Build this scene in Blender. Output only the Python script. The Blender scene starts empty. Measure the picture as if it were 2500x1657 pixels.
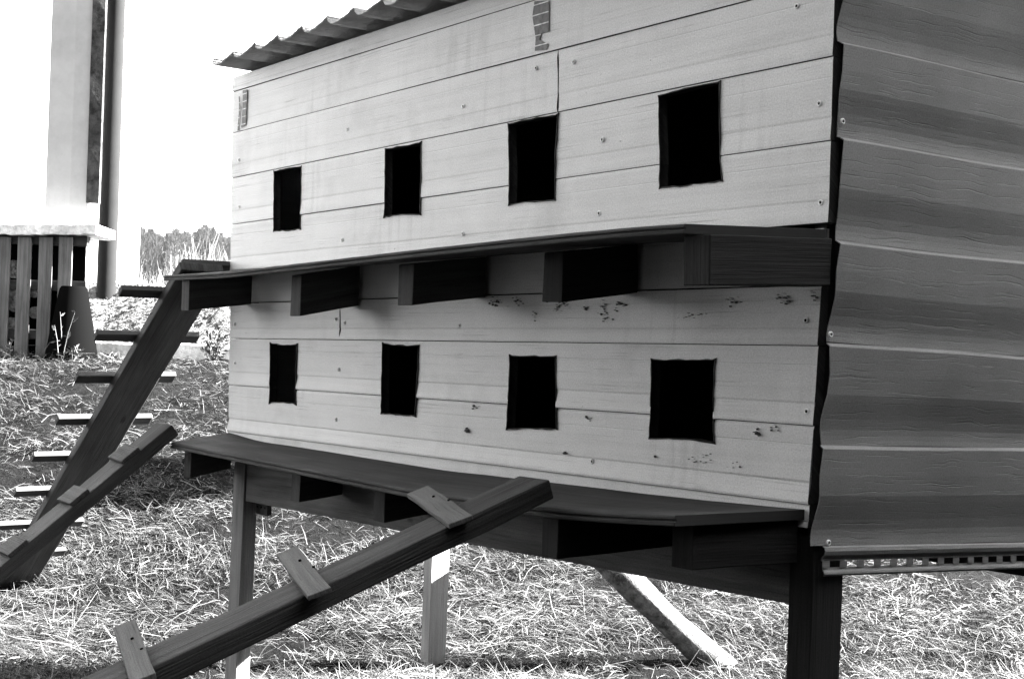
import bpy, bmesh, math, random
import numpy as np
from mathutils import Vector, Matrix
from mathutils.geometry import delaunay_2d_cdt
random.seed(7); rng = np.random.default_rng(7)
SC = bpy.context.scene
COL = SC.collection

# ------------------------------------------------------------------ camera, sky, sun, exposure
F, CX, CY, K = 3472.0, 1250.0, 828.5, 2500 / 2366     # 50 mm lens on 36 mm film
AX = Vector((0.59329639, 0.80442555, 0.02998229))      # camera right
AU = Vector((-0.00428917, -0.03408624, 0.99940969))    # camera up
AB = Vector((0.80497267, -0.59307476, -0.01677293))    # camera back
CAM = Vector((4.60950465, -2.16079964, 1.2))
W = 2.7233                                             # length of the coop (its left front corner is the origin)
D = 0.97                                               # depth of the coop
cam = bpy.data.cameras.new('camera'); cam.lens = 50; cam.sensor_width = 36; cam.clip_start = 0.05; cam.clip_end = 800
co = bpy.data.objects.new('camera', cam); COL.objects.link(co)
R3 = Matrix((AX, AU, AB)).transposed()
co.matrix_world = Matrix.Translation(CAM) @ R3.to_4x4()
SC.camera = co

SUN = Vector((0.371, 0.743, 0.53)).normalized()
elev = math.asin(SUN.z); azim = math.atan2(SUN.x, SUN.y)
world = bpy.data.worlds.new('World'); SC.world = world; world.use_nodes = True
wn = world.node_tree.nodes; wl = world.node_tree.links
bg = wn['Background']; bg.inputs['Strength'].default_value = 0.05
sky = wn.new('ShaderNodeTexSky'); sky.sky_type = 'NISHITA'; sky.sun_disc = False
sky.sun_elevation = elev; sky.sun_rotation = azim
bwn = wn.new('ShaderNodeRGBToBW')                      # black-and-white film: a grey sky
wl.new(sky.outputs[0], bwn.inputs[0]); wl.new(bwn.outputs[0], bg.inputs['Color'])
sl = bpy.data.lights.new('sun', 'SUN'); sl.energy = 5.0; sl.angle = math.radians(0.5); sl.color = (1, 0.995, 0.985)
so = bpy.data.objects.new('sun', sl); COL.objects.link(so)
so.rotation_euler = SUN.to_track_quat('Z', 'Y').to_euler()
so.location = (0, 0, 8)
SC.view_settings.view_transform = 'Standard'; SC.view_settings.look = 'None'
SC.view_settings.exposure = 5.05; SC.view_settings.gamma = 1

# ------------------------------------------------------------------ measuring helpers
def ray(x, y):
    return AX * ((x - CX) / F) + AU * (-(y - CY) / F) - AB
def src(x, y, axis, val):                              # a point of the photograph on a plane of the place
    d = ray(x, y); t = (val - CAM[axis]) / d[axis]; return CAM + d * t
def at(x, y, axis, val): return src(x * K, y * K, axis, val)
def atd(x, y, depth): return CAM + ray(x * K, y * K) * depth
def on_plane(x, y, p, n):
    d = ray(x, y); t = (p - CAM).dot(n) / d.dot(n); return CAM + d * t
def project(p):
    d = Vector(p) - CAM; z = -d.dot(AB); return ((d.dot(AX) / z * F + CX) / K, (-d.dot(AU) / z * F + CY) / K)
FW = Vector((-0.805, 0.593, 0)).normalized(); RT = Vector((0.593, 0.805, 0)).normalized()
def far(d, l, z): p = CAM + FW * d + RT * l; p.z = z; return p
def lat(x, d): return (x * K - CX) / F * d

# ------------------------------------------------------------------ mesh builder
class MB:
    def __init__(s): s.v = []; s.f = []; s.uv = []; s.sm = []
    def add(s, vs, fs, uvs=None, smooth=False):
        b = len(s.v); s.v += [Vector(v) for v in vs]
        for i, f in enumerate(fs):
            s.f.append([b + j for j in f]); s.sm.append(smooth)
            s.uv.append(uvs[i] if uvs else [(vs[j][0], vs[j][2]) for j in f])
    def box(s, o, a, b, c, n=1, jit=0.0):
        """box from corner o with edge vectors a (length, n segments), b, c; uv runs along a"""
        o, a, b, c = Vector(o), Vector(a), Vector(b), Vector(c)
        lb, lc, la = b.length, c.length, a.length
        r0, r1 = random.random() * 50, random.random() * 50
        vs = []
        for i in range(n + 1):
            base = o + a * (i / n)
            j = [Vector((random.uniform(-jit, jit), random.uniform(-jit, jit), random.uniform(-jit, jit))) for _ in range(4)]
            vs += [base + j[0], base + b + j[1], base + b + c + j[2], base + c + j[3]]
        per = [0, lb, lb + lc, 2 * lb + lc, 2 * lb + 2 * lc]
        fs, us = [], []
        flip = a.dot(b.cross(c)) < 0
        for i in range(n):
            for q in range(4):
                q2 = (q + 1) % 4
                f = [i * 4 + q, i * 4 + q2, (i + 1) * 4 + q2, (i + 1) * 4 + q]
                u0, u1 = la * i / n + r0, la * (i + 1) / n + r0
                u = [(u0, per[q] + r1), (u0, per[q + 1] + r1), (u1, per[q + 1] + r1), (u1, per[q] + r1)]
                if not flip: f.reverse(); u.reverse()
                fs.append(f); us.append(u)
        for e, k in ((0, 0), (1, n)):
            f = [k * 4 + q for q in range(4)]
            u = [(r0, r1), (r0 + .02, r1 + lb), (r0 + .02 + lc * .3, r1 + lb), (r0 + lc * .3, r1)]
            if (e == 1) != (not flip): f.reverse(); u.reverse()
            if e == 0 and flip: pass
            fs.append(f); us.append(u)
        s.add(vs, fs, us)
    def tube(s, pts, rads, seg=12, caps=True, smooth=True, jit=0.0):
        pts = [Vector(p) for p in pts]; vs = []; L = 0
        us = []
        up = Vector((0, 0, 1))
        for i, p in enumerate(pts):
            t = (pts[min(i + 1, len(pts) - 1)] - pts[max(i - 1, 0)]).normalized()
            x = t.cross(up if abs(t.z) < .95 else Vector((0, 1, 0))).normalized(); y = t.cross(x)
            for k in range(seg):
                a = 2 * math.pi * k / seg; r = rads[i] * (1 + random.uniform(-jit, jit))
                vs.append(p + x * math.cos(a) * r + y * math.sin(a) * r)
        fs, uv = [], []
        for i in range(len(pts) - 1):
            l2 = L + (pts[i + 1] - pts[i]).length
            for k in range(seg):
                k2 = (k + 1) % seg
                fs.append([i * seg + k, i * seg + k2, (i + 1) * seg + k2, (i + 1) * seg + k])
                c = 2 * math.pi * rads[i] / seg
                uv.append([(L, k * c), (L, k * c + c), (l2, k * c + c), (l2, k * c)])
            L = l2
        s.add(vs, fs, uv, smooth)
        if caps:
            n = len(pts)
            s.add(vs[:seg], [list(range(seg))[::-1]]); s.add(vs[(n - 1) * seg:], [list(range(seg))])
    def prism(s, poly, ext):
        """polygon (3-D points) extruded by vector ext"""
        n = len(poly); e = Vector(ext); p = [Vector(q) for q in poly]
        vs = p + [q + e for q in p]
        fs = [list(range(n))[::-1], [n + i for i in range(n)]]
        fs += [[i, (i + 1) % n, n + (i + 1) % n, n + i] for i in range(n)]
        s.add(vs, fs)
    def build(s, name, m, parent=None, bevel=0.0, recalc=True, kind=None):
        org = root_of(parent).location if parent else Vector((0, 0, 0))
        me = bpy.data.meshes.new(name)
        me.from_pydata([tuple(v - org) for v in s.v], [], s.f)
        uvl = me.uv_layers.new(name='UVMap')
        flat = [c for f in s.uv for u in f for c in u]
        uvl.data.foreach_set('uv', flat)
        me.polygons.foreach_set('use_smooth', s.sm)
        if recalc:
            bm = bmesh.new(); bm.from_mesh(me); bmesh.ops.recalc_face_normals(bm, faces=bm.faces); bm.to_mesh(me); bm.free()
        if m: me.materials.append(m)
        o = bpy.data.objects.new(name, me); COL.objects.link(o)
        if parent: o.parent = parent
        if kind: o['kind'] = kind
        if bevel:
            b = o.modifiers.new('bevel', 'BEVEL'); b.width = bevel; b.segments = 2; b.limit_method = 'ANGLE'; b.angle_limit = math.radians(40)
        return o
def root_of(o):
    while o.parent: o = o.parent
    return o
def thing(name, label, cat, loc, group=None):
    o = bpy.data.objects.new(name, None); COL.objects.link(o); o.location = loc
    o.empty_display_size = 0.1
    return tag(o, label, cat, group)
def tag(o, label, cat, group=None, kind=None):
    o['label'] = label; o['category'] = cat
    if group: o['group'] = group
    if kind: o['kind'] = kind
    return o

# ------------------------------------------------------------------ materials (black-and-white film: all grey)
def mat(name, rough=0.8):
    m = bpy.data.materials.new(name); m.use_nodes = True
    n = m.node_tree.nodes; l = m.node_tree.links; b = n['Principled BSDF']
    b.inputs['Roughness'].default_value = rough
    b.inputs['Specular IOR Level'].default_value = 0.15
    return m, n, l, b
def g(v): return (v, v, v, 1)
def noise(n, l, vec, scale, detail=4, rough=.55, mscale=None):
    t = n.new('ShaderNodeTexNoise'); t.inputs['Scale'].default_value = scale
    t.inputs['Detail'].default_value = detail; t.inputs['Roughness'].default_value = rough
    if mscale:
        mp = n.new('ShaderNodeMapping'); mp.inputs['Scale'].default_value = mscale
        l.new(vec, mp.inputs['Vector']); vec = mp.outputs[0]
    l.new(vec, t.inputs['Vector']); return t.outputs['Fac']
def ramp(n, l, fac, stops):
    r = n.new('ShaderNodeValToRGB'); e = r.color_ramp.elements
    while len(e) < len(stops): e.new(0.5)
    for i, (p, v) in enumerate(stops): e[i].position = p; e[i].color = g(v)
    l.new(fac, r.inputs[0]); return r.outputs[0]
def mul(n, l, a, b, op='MULTIPLY'):
    m = n.new('ShaderNodeMath'); m.operation = op
    for i, x in enumerate((a, b)):
        if isinstance(x, (int, float)): m.inputs[i].default_value = x
        else: l.new(x, m.inputs[i])
    return m.outputs[0]
def bump(n, l, b, h, s, dist=0.01):
    bp = n.new('ShaderNodeBump'); bp.inputs['Strength'].default_value = s; bp.inputs['Distance'].default_value = dist
    l.new(h, bp.inputs['Height']); l.new(bp.outputs[0], b.inputs['Normal'])
def uvout(n): return n.new('ShaderNodeTexCoord').outputs['UV']
def objout(n): return n.new('ShaderNodeTexCoord').outputs['Object']

def wood(name, lo, hi, blot=0.35, streak=1.0, bmp=0.4):
    m, n, l, b = mat(name, .85); uv = uvout(n)
    s1 = noise(n, l, uv, 1, 5, .6, (2.2, 55, 1)); s2 = noise(n, l, uv, 1, 3, .6, (5, 230, 1)); s3 = noise(n, l, uv, 1, 4, .5, (3, 8, 1))
    base = ramp(n, l, s1, [(.3, lo), (.7, hi)])
    cr = ramp(n, l, s2, [(.28, 1 - .55 * streak), (.42, 1.0)])
    bl = ramp(n, l, s3, [(.3, 1 - blot), (.62, 1.0)])
    kn = ramp(n, l, noise(n, l, uv, 1, 2, .5, (7, 20, 1)), [(.23, .4), (.29, 1.0)])
    gn = ramp(n, l, noise(n, l, uv, 260, 3, .7), [(.3, .65), (.7, 1.15)])
    c = mul(n, l, mul(n, l, mul(n, l, base, cr), bl), mul(n, l, kn, gn)); l.new(c, b.inputs['Base Color'])
    bump(n, l, b, mul(n, l, s1, s2, 'ADD'), bmp, .004)
    return m
M = {}
M['old_wood'] = wood('old_wood', .04, .08)
M['ladder_wood'] = wood('ladder_wood', .045, .10, .4)
M['shelf_wood'] = wood('shelf_wood', .035, .07, .5)
M['rough_wood'] = wood('rough_wood', .03, .08, .4, 1.3, .9)
M['cleat_wood'] = wood('cleat_wood', .08, .15, .3)
M['ramp_wood'] = wood('ramp_wood', .05, .10, .4, 1.2, .7)
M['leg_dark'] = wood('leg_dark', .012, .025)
M['pallet_wood'] = wood('pallet_wood', .07, .15, .4)
M['dark_wood'] = wood('dark_wood', .02, .035)
M['post_wood'] = wood('post_wood', .13, .23, .3)
M['beam_wood'] = wood('beam_wood', .09, .18, .5)
M['pale_post'] = wood('pale_post', .2, .32, .3)
M['black'] = mat('black_tub')[0]; M['black'].node_tree.nodes['Principled BSDF'].inputs['Base Color'].default_value = g(.002); M['black'].node_tree.nodes['Principled BSDF'].inputs['Specular IOR Level'].default_value = 0; M['black'].node_tree.nodes['Principled BSDF'].inputs['Roughness'].default_value = 1  # blacker than real rubber: shade on the tub is in this colour
M['cut_edge'] = wood('cut_edge', .03, .06)
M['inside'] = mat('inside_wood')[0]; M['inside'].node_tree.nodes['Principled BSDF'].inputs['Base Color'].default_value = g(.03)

def white_board():
    m, n, l, b = mat('white_board', .55); uv = uvout(n)
    fine = noise(n, l, uv, 1, 3, .6, (3, 210, 1)); mid = noise(n, l, uv, 1, 4, .6, (1.1, 38, 1))
    blot = noise(n, l, uv, 2.6, 5, .6); spots = noise(n, l, uv, 55, 2, .5)
    wear = noise(n, l, uv, 1, 4, .6, (4, 10, 1))
    base = ramp(n, l, mid, [(.25, .66), (.55, .74)])
    fl = ramp(n, l, fine, [(.30, .60), (.42, 1)])
    # streaks come only in worn patches
    wz = ramp(n, l, wear, [(.46, 0.06), (.60, 1)])
    fl2 = mul(n, l, 1, mul(n, l, wz, mul(n, l, 1, fl, 'SUBTRACT')), 'SUBTRACT')
    bl = ramp(n, l, blot, [(.30, .80), (.44, .97), (.48, .93), (.6, 1)])
    sp = ramp(n, l, spots, [(.19, .45), (.235, 1)])
    grn = ramp(n, l, noise(n, l, uv, 260, 3, .7), [(.3, .76), (.7, 1.08)])
    drip = ramp(n, l, noise(n, l, uv, 1, 4, .6, (26, 1.6, 1)), [(.52, 1), (.66, .89)])
    dm = ramp(n, l, noise(n, l, uv, 1.7, 3, .6), [(.48, 0), (.64, 1)])
    grn = mul(n, l, grn, mul(n, l, 1, mul(n, l, dm, mul(n, l, 1, drip, 'SUBTRACT')), 'SUBTRACT'))
    kn = ramp(n, l, noise(n, l, uv, 1, 2, .5, (5, 16, 1)), [(.20, .62), (.26, 1.0)])
    grn = mul(n, l, grn, kn)
    l.new(mul(n, l, grn, mul(n, l, mul(n, l, base, fl2), mul(n, l, bl, sp))), b.inputs['Base Color'])
    bump(n, l, b, mul(n, l, fine, mid, 'ADD'), .12, .002)
    return m
M['white_board'] = white_board()
def siding():
    m, n, l, b = mat('brown_siding', .5); uv = uvout(n)
    wob = n.new('ShaderNodeTexNoise'); wob.inputs['Scale'].default_value = 9; l.new(uv, wob.inputs['Vector'])
    ad = n.new('ShaderNodeVectorMath'); ad.operation = 'MULTIPLY_ADD'; l.new(wob.outputs['Color'], ad.inputs[0])
    ad.inputs[1].default_value = (0, .022, 0); l.new(uv, ad.inputs[2])
    gr = noise(n, l, ad.outputs[0], 1, 3, .55, (4.5, 240, 1)); big = noise(n, l, uv, 5, 4, .6)
    base = ramp(n, l, big, [(.3, .19), (.7, .25)])
    msk = ramp(n, l, noise(n, l, uv, 2.2, 3, .6), [(.36, 0.1), (.56, 1)])
    ln = mul(n, l, 1, mul(n, l, msk, mul(n, l, 1, ramp(n, l, gr, [(.32, .55), (.45, 1)]), 'SUBTRACT')), 'SUBTRACT')
    base = mul(n, l, base, ramp(n, l, noise(n, l, uv, 260, 3, .7), [(.3, .68), (.7, 1.12)]))
    l.new(mul(n, l, base, ln), b.inputs['Base Color'])
    bump(n, l, b, ramp(n, l, gr, [(.3, 0), (.42, 1)]), .4, .002)
    return m
M['siding'] = siding()
def speckle(name, lo, hi, sc, rough=.9, b1=.6):
    m, n, l, b = mat(name, rough); o = objout(n)
    f = noise(n, l, o, sc, 6, .7); f2 = noise(n, l, o, sc * .15, 3, .6)
    c = mul(n, l, ramp(n, l, f, [(.35, lo), (.62, hi)]), ramp(n, l, f2, [(.3, .75), (.6, 1)]))
    l.new(c, b.inputs['Base Color']); bump(n, l, b, f, b1, .02); return m
M['concrete'] = speckle('concrete', .35, .6, 18)
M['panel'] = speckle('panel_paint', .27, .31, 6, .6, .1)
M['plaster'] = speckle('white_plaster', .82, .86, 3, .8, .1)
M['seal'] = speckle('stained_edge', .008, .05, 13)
M['pipe'] = speckle('dark_pipe', .003, .005, 5, .9, .1)
M['tarred'] = wood('blocker_planks', .010, .018)  # near black, so the added sheds throw back little light
M['tarred'].node_tree.nodes['Principled BSDF'].inputs['Specular IOR Level'].default_value = 0
M['roof'] = speckle('roof_sheet', .38, .55, 10)
M['bark'] = speckle('pale_bark', .03, .16, 26, .95, 1.0)
M['metal'] = mat('screw_metal', .3)[0]
mb_ = M['metal'].node_tree.nodes['Principled BSDF']; mb_.inputs['Metallic'].default_value = 0; mb_.inputs['Base Color'].default_value = g(.85)
M['socket'] = M['black']
M['dirt'] = speckle('dirt', .07, .2, 40)
M['leaf'] = speckle('weed_leaf', .05, .12, 30)
def label_mat():
    m, n, l, b = mat('torn_label', .6); uv = uvout(n)
    f = noise(n, l, uv, 60, 4, .6); s = n.new('ShaderNodeSeparateXYZ'); l.new(uv, s.inputs[0])
    st = mul(n, l, mul(n, l, s.outputs[1], 38), 1, 'MODULO')
    st = ramp(n, l, st, [(.0, .6), (.1, .6), (.12, .12), (1, .12)])
    c = mul(n, l, st, ramp(n, l, f, [(.3, .6), (.7, 1.5)])); l.new(c, b.inputs['Base Color']); return m
M['label'] = label_mat()
def ground_mat():
    m, n, l, b = mat('straw_soil', .95); o = objout(n); b.inputs['Specular IOR Level'].default_value = .05
    f = noise(n, l, o, 26, 8, .75); p = noise(n, l, o, 1.3, 5, .6); h = noise(n, l, o, 90, 3, .6)
    c = mul(n, l, ramp(n, l, f, [(.36, .0015), (.56, .004), (.70, .014)]), ramp(n, l, p, [(.35, .45), (.6, 1)]))
    sx = n.new('ShaderNodeSeparateXYZ'); l.new(o, sx.inputs[0])
    up = ramp(n, l, mul(n, l, sx.outputs[2], .25), [(.296, 0), (.315, 1)])          # pale gravelly bank behind the kerb
    pale = ramp(n, l, noise(n, l, o, 16, 6, .75), [(.38, .03), (.55, .14)])
    mx = n.new('ShaderNodeMix'); mx.data_type = 'FLOAT'; l.new(up, mx.inputs[0]); l.new(c, mx.inputs[2]); l.new(pale, mx.inputs[3])
    l.new(mx.outputs[0], b.inputs['Base Color']); bump(n, l, b, mul(n, l, f, mul(n, l, h, .4), 'ADD'), 1.0, .05); return m
M['ground'] = ground_mat()
def blade_mat(name, lo, hi):
    m, n, l, b = mat(name, .6); uv = uvout(n)
    wn_ = n.new('ShaderNodeTexWhiteNoise'); wn_.noise_dimensions = '1D'
    s = n.new('ShaderNodeSeparateXYZ'); l.new(uv, s.inputs[0]); l.new(s.outputs[0], wn_.inputs['W'])
    l.new(ramp(n, l, wn_.outputs[0], [(0, lo), (1, hi)]), b.inputs['Base Color']); return m
M['straw'] = blade_mat('straw', .02, .15)
M['mat_grass'] = blade_mat('mat_grass', .002, .075)
M['tall'] = blade_mat('tall_grass', .04, .16)
M['wood_far'] = blade_mat('far_twigs', .07, .2)  # bare twigs paled so the distance haze sits in their colour

# ------------------------------------------------------------------ the ground
def smooth(a, b, x):
    t = np.clip((x - a) / (b - a), 0, 1); return t * t * (3 - 2 * t)
def hnoise(x, y):
    return (np.sin(1.7 * x + 1.1) * np.sin(2.1 * y + .3) * .5 + np.sin(4.3 * x - 2.2 * y) * .3 + np.sin(7.9 * x + 5.1 * y + 2) * .2)
def gz(x, y):
    x = np.asarray(x, float); y = np.asarray(y, float)
    d = (x - CAM.x) * FW.x + (y - CAM.y) * FW.y
    l = (x - CAM.x) * RT.x + (y - CAM.y) * RT.y
    z = 1.17 * smooth(4.9, 12.3, d)
    z = np.where(d > 12.0, 1.17 + 0.63 * smooth(12.05, 12.9, d) + np.clip(d - 12.9, 0, 90) * .035, np.minimum(z, 1.17))
    return z + hnoise(x, y) * .02 * (1 + .5 * smooth(6, 10, d))
def ground():
    ds = np.concatenate([np.arange(-30, 0, 3.0), np.arange(0, 3, .25), np.arange(3, 9, .05), np.arange(9, 13.5, .07), np.arange(13.5, 30, .6), np.arange(30, 330, 8)])
    ls = np.concatenate([np.arange(-160, -20, 10), np.arange(-20, -6, 1.0), np.arange(-6, 4.5, .06), np.arange(4.5, 20, 1.0), np.arange(20, 165, 10)])
    Dd, Ll = np.meshgrid(ds, ls, indexing='ij')
    X = CAM.x + FW.x * Dd + RT.x * Ll; Y = CAM.y + FW.y * Dd + RT.y * Ll
    Z = gz(X, Y)
    near = ((Dd > 2) & (Dd < 13.5) & (np.abs(Ll) < 6))
    Z = Z + near * rng.normal(0, 1, Z.shape) * .012
    n0, n1 = Z.shape
    v = np.stack([X, Y, Z], -1).reshape(-1, 3)
    i = np.arange(n0 * n1).reshape(n0, n1)
    f = np.stack([i[:-1, :-1], i[:-1, 1:], i[1:, 1:], i[1:, :-1]], -1).reshape(-1, 4)
    return npmesh('ground', v, f, M['ground'], smooth_=True)
def npmesh(name, v, f, m, uv=None, smooth_=False):
    me = bpy.data.meshes.new(name)
    nv, nf, k = len(v), len(f), f.shape[1]
    me.vertices.add(nv); me.vertices.foreach_set('co', np.asarray(v, np.float32).ravel())
    me.loops.add(nf * k); me.loops.foreach_set('vertex_index', f.ravel().astype(np.int32))
    me.polygons.add(nf); me.polygons.foreach_set('loop_start', (np.arange(nf) * k).astype(np.int32))
    me.polygons.foreach_set('loop_total', np.full(nf, k, np.int32))
    if smooth_: me.polygons.foreach_set('use_smooth', np.ones(nf, bool))
    if uv is not None:
        ul = me.uv_layers.new(name='UVMap'); ul.data.foreach_set('uv', np.asarray(uv, np.float32).ravel())
    me.update(calc_edges=True); me.validate()
    me.materials.append(m)
    o = bpy.data.objects.new(name, me); COL.objects.link(o); return o
gr = ground(); gr['kind'] = 'structure'

def blades(name, px, py, L, wd, az, tilt, m, z0=None, bend=.25, nseg=3, sink=.0):
    """curved ribbons; arrays of base points, lengths, widths, azimuths, tilts"""
    n = len(px); pz = gz(px, py) if z0 is None else z0
    roll = rng.uniform(-.9, .9, n); curve = rng.normal(0, bend, n); cz = rng.normal(-.15, bend, n)
    rows = []
    x, y, z = px.copy(), py.copy(), pz + sink
    a = az.copy(); t = tilt.copy()
    for s in range(nseg + 1):
        w = wd * (1 - .55 * (s / nseg) ** 2) * .5
        sx = -np.sin(a) * np.cos(roll); sy = np.cos(a) * np.cos(roll); sz = np.sin(roll)
        rows.append(np.stack([x - sx * w, y - sy * w, z - sz * w], -1)); rows.append(np.stack([x + sx * w, y + sy * w, z + sz * w], -1))
        st = L / nseg
        x = x + np.cos(a) * np.cos(t) * st; y = y + np.sin(a) * np.cos(t) * st; z = z + np.sin(t) * st
        a = a + curve; t = t + cz
        if z0 is None:
            z = np.maximum(z, gz(x, y) + .002)
    V = np.stack(rows, 1)                                # n, 2(nseg+1), 3
    b = (np.arange(n) * (2 * (nseg + 1)))[:, None, None]
    q = np.array([[2 * s, 2 * s + 1, 2 * s + 3, 2 * s + 2] for s in range(nseg)])[None]
    f = (b + q).reshape(-1, 4)
    r = rng.uniform(0, 1000, n)
    uv = np.repeat(np.stack([r, r * 0], -1)[:, None, :], nseg * 4, 1)
    return npmesh(name, V.reshape(-1, 3), f, m, uv.reshape(-1, 2))

def scatter(n, d0, d1, p, width=.46):
    d = d0 + (d1 - d0) * rng.uniform(0, 1, n) ** p; l = rng.uniform(-width * 1.35, width * 1.1, n) * d
    x = CAM.x + FW.x * d + RT.x * l; y = CAM.y + FW.y * d + RT.y * l
    cl_ = hnoise(x * 1.3 + 3, y * 1.3) + .6 * hnoise(x * 3.1, y * 3.3 + 2)
    return d, x, y, cl_
def straw():
    P = []
    # matted layer of short dead grass
    d, x, y, c = scatter(600000, 3.2, 11.72, 1.35)
    fr_ = smooth(6.0, 8.6, d); k = rng.uniform(0, 1, len(d)) < np.clip(.66 + .75 * c, .10, 1) * (1 - .6 * fr_)
    d, x, y, c, fr_ = (q[k] for q in (d, x, y, c, fr_)); n = len(d)
    L = rng.gamma(3, .017, n) + .015; wd = rng.uniform(.0009, .0024, n) * (1 + .5 * fr_); bb = rng.uniform(0, 1, n) < .05; wd[bb] *= 2.6
    az = rng.normal(.9 + 1.5 * hnoise(x * .9, y * .9), .8, n) + np.pi * (rng.uniform(0, 1, n) < .5)
    tl = np.abs(rng.normal(.12, .38, n)); z0 = gz(x, y) + rng.uniform(0, .05, n) * np.clip(.7 + c, .15, 1.5)
    tag(blades('straw', x, y, L, wd, az, tl, M['mat_grass'], z0, .25, 2), 'short matted dead grass covering the ground', 'straw', kind='stuff')
    # longer bright straws lying in bundles
    nb = 7000; d, x, y, c = scatter(nb, 3.2, 11.5, 1.2)
    k = rng.uniform(0, 1, nb) < np.clip(.5 + .7 * c, .05, 1) * (1 - .75 * smooth(6.3, 8.5, d)); d, x, y, c = d[k], x[k], y[k], c[k]
    m = rng.integers(1, 7, len(d)); a0 = .9 + 1.5 * hnoise(x * .9, y * .9) + rng.normal(0, .8, len(d)); x = np.repeat(x, m); y = np.repeat(y, m); c = np.repeat(c, m); d = np.repeat(d, m)
    az0 = np.repeat(a0, m); n = len(x)
    x = x + rng.normal(0, .035, n); y = y + rng.normal(0, .035, n)
    L = rng.gamma(4, .024, n) + .04; wd = rng.uniform(.0013, .0032, n); big = rng.uniform(0, 1, n) < .05; wd[big] *= 2.0; L[big] *= 1.6
    az = az0 + rng.normal(0, .3, n); tl = rng.normal(.03, .16, n); up = rng.uniform(0, 1, n) < .035; tl[up] = rng.uniform(.5, 1.3, up.sum())
    z0 = gz(x, y) + rng.uniform(.02, .06, n) * np.clip(.7 + c, .3, 1.5)
    tag(blades('long_straw', x, y, L, wd, az, tl, M['straw'], z0, .12, 3), 'long pale straws lying in loose bundles on the ground', 'straw', kind='stuff')
straw()

# ------------------------------------------------------------------ the coop
coop = thing('bird_house', 'long white boarded bird house on wooden legs with eight dark openings', 'bird house', (0, 0, 0))

def line(p, q):                                         # wall seam through two photo points (source pixels) -> z = a + b x
    P, Q = src(*p, 1, 0), src(*q, 1, 0); b = (Q.z - P.z) / (Q.x - P.x); return (P.z - b * P.x, b)
S = [line((573, 225), (1300, 4.5)), line((573, 325), (1843, 0)), line((571, 435), (2033, 139)), line((571, 548), (2030, 344)), line((571, 660), (2027, 543))]
TOPL = line((572, 190), (1152, 0))
LOW = [line((560, 742), (2010, 697)), line((560, 826), (2005, 844)), line((560, 939), (2003, 1040)), line((560, 1052), (1991, 1233)), line((559, 1085), (1990, 1290))]
HOLES = [[(673, 420), (739, 408), (736, 558), (672, 563)], [(945.5, 366), (1031, 350), (1029, 523), (942, 528)],
         [(1246, 305), (1365, 282), (1358, 487), (1247, 499)], [(1613, 237), (1760, 203), (1766, 440), (1616, 458)],
         [(664, 839), (728, 841.5), (725, 985), (662, 982)], [(938.5, 839), (1026, 844), (1017, 1014), (935.5, 1007)],
         [(1250, 869), (1360, 872), (1363, 1046), (1242, 1046)], [(1596, 878), (1749, 880), (1748, 1080), (1591, 1068)]]
def wall2(p): q = src(*p, 1, 0); return Vector((q.x, q.z))
def jag(corners, amp=.0016, bulge=.006, step=.02):
    c = [Vector(p) for p in corners]; mid = sum(c, Vector((0, 0))) / len(c); out = []
    for i in range(len(c)):
        a, b = c[i], c[(i + 1) % len(c)]; e = (b - a).normalized(); nrm = Vector((e.y, -e.x))
        if (a + nrm - mid).length < (a - mid).length: nrm = -nrm
        if bulge:
            pe = (a - c[i - 1]).normalized()
            k = bulge * random.uniform(.5, 1.1)
            out += [a - pe * k * 1.1, a + (a - mid).normalized() * k * .9 + nrm * 0, a + e * k * 1.1]
        n = max(2, int((b - a).length / step))
        bow = random.uniform(-.002, .004)
        for j in range(1, n):
            t = j / n
            out.append(a.lerp(b, t) + nrm * (random.uniform(-amp, amp) + bow * math.sin(t * math.pi)))
    return out
SLITS = [[(1362, 120), (1367.5, 120), (1368, 284), (1361.5, 284)], [(830.5, 745), (834, 745), (834.5, 826), (830, 826)]]
HP = [jag([wall2(p) for p in h]) for h in HOLES]
SP = [jag([wall2(p) for p in h], .0008, 0) for h in SLITS]
def inside(p, poly):
    r = False; n = len(poly)
    for i in range(n):
        a, b = poly[i], poly[(i + 1) % n]
        if (a.y > p.y) != (b.y > p.y) and p.x < (b.x - a.x) * (p.y - a.y) / (b.y - a.y) + a.x: r = not r
    return r
PROF = [(0, .0005), (.05, .0035), (.23, .0035), (.235, .0022), (.245, .0022), (.25, .0035), (.70, .0040), (.73, .0020), (.97, .0090), (1, .0075)]
def prof(f):
    for (a, x), (b, y) in zip(PROF, PROF[1:]):
        if f <= b: return x + (y - x) * (f - a) / (b - a)
    return PROF[-1][1]
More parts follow.
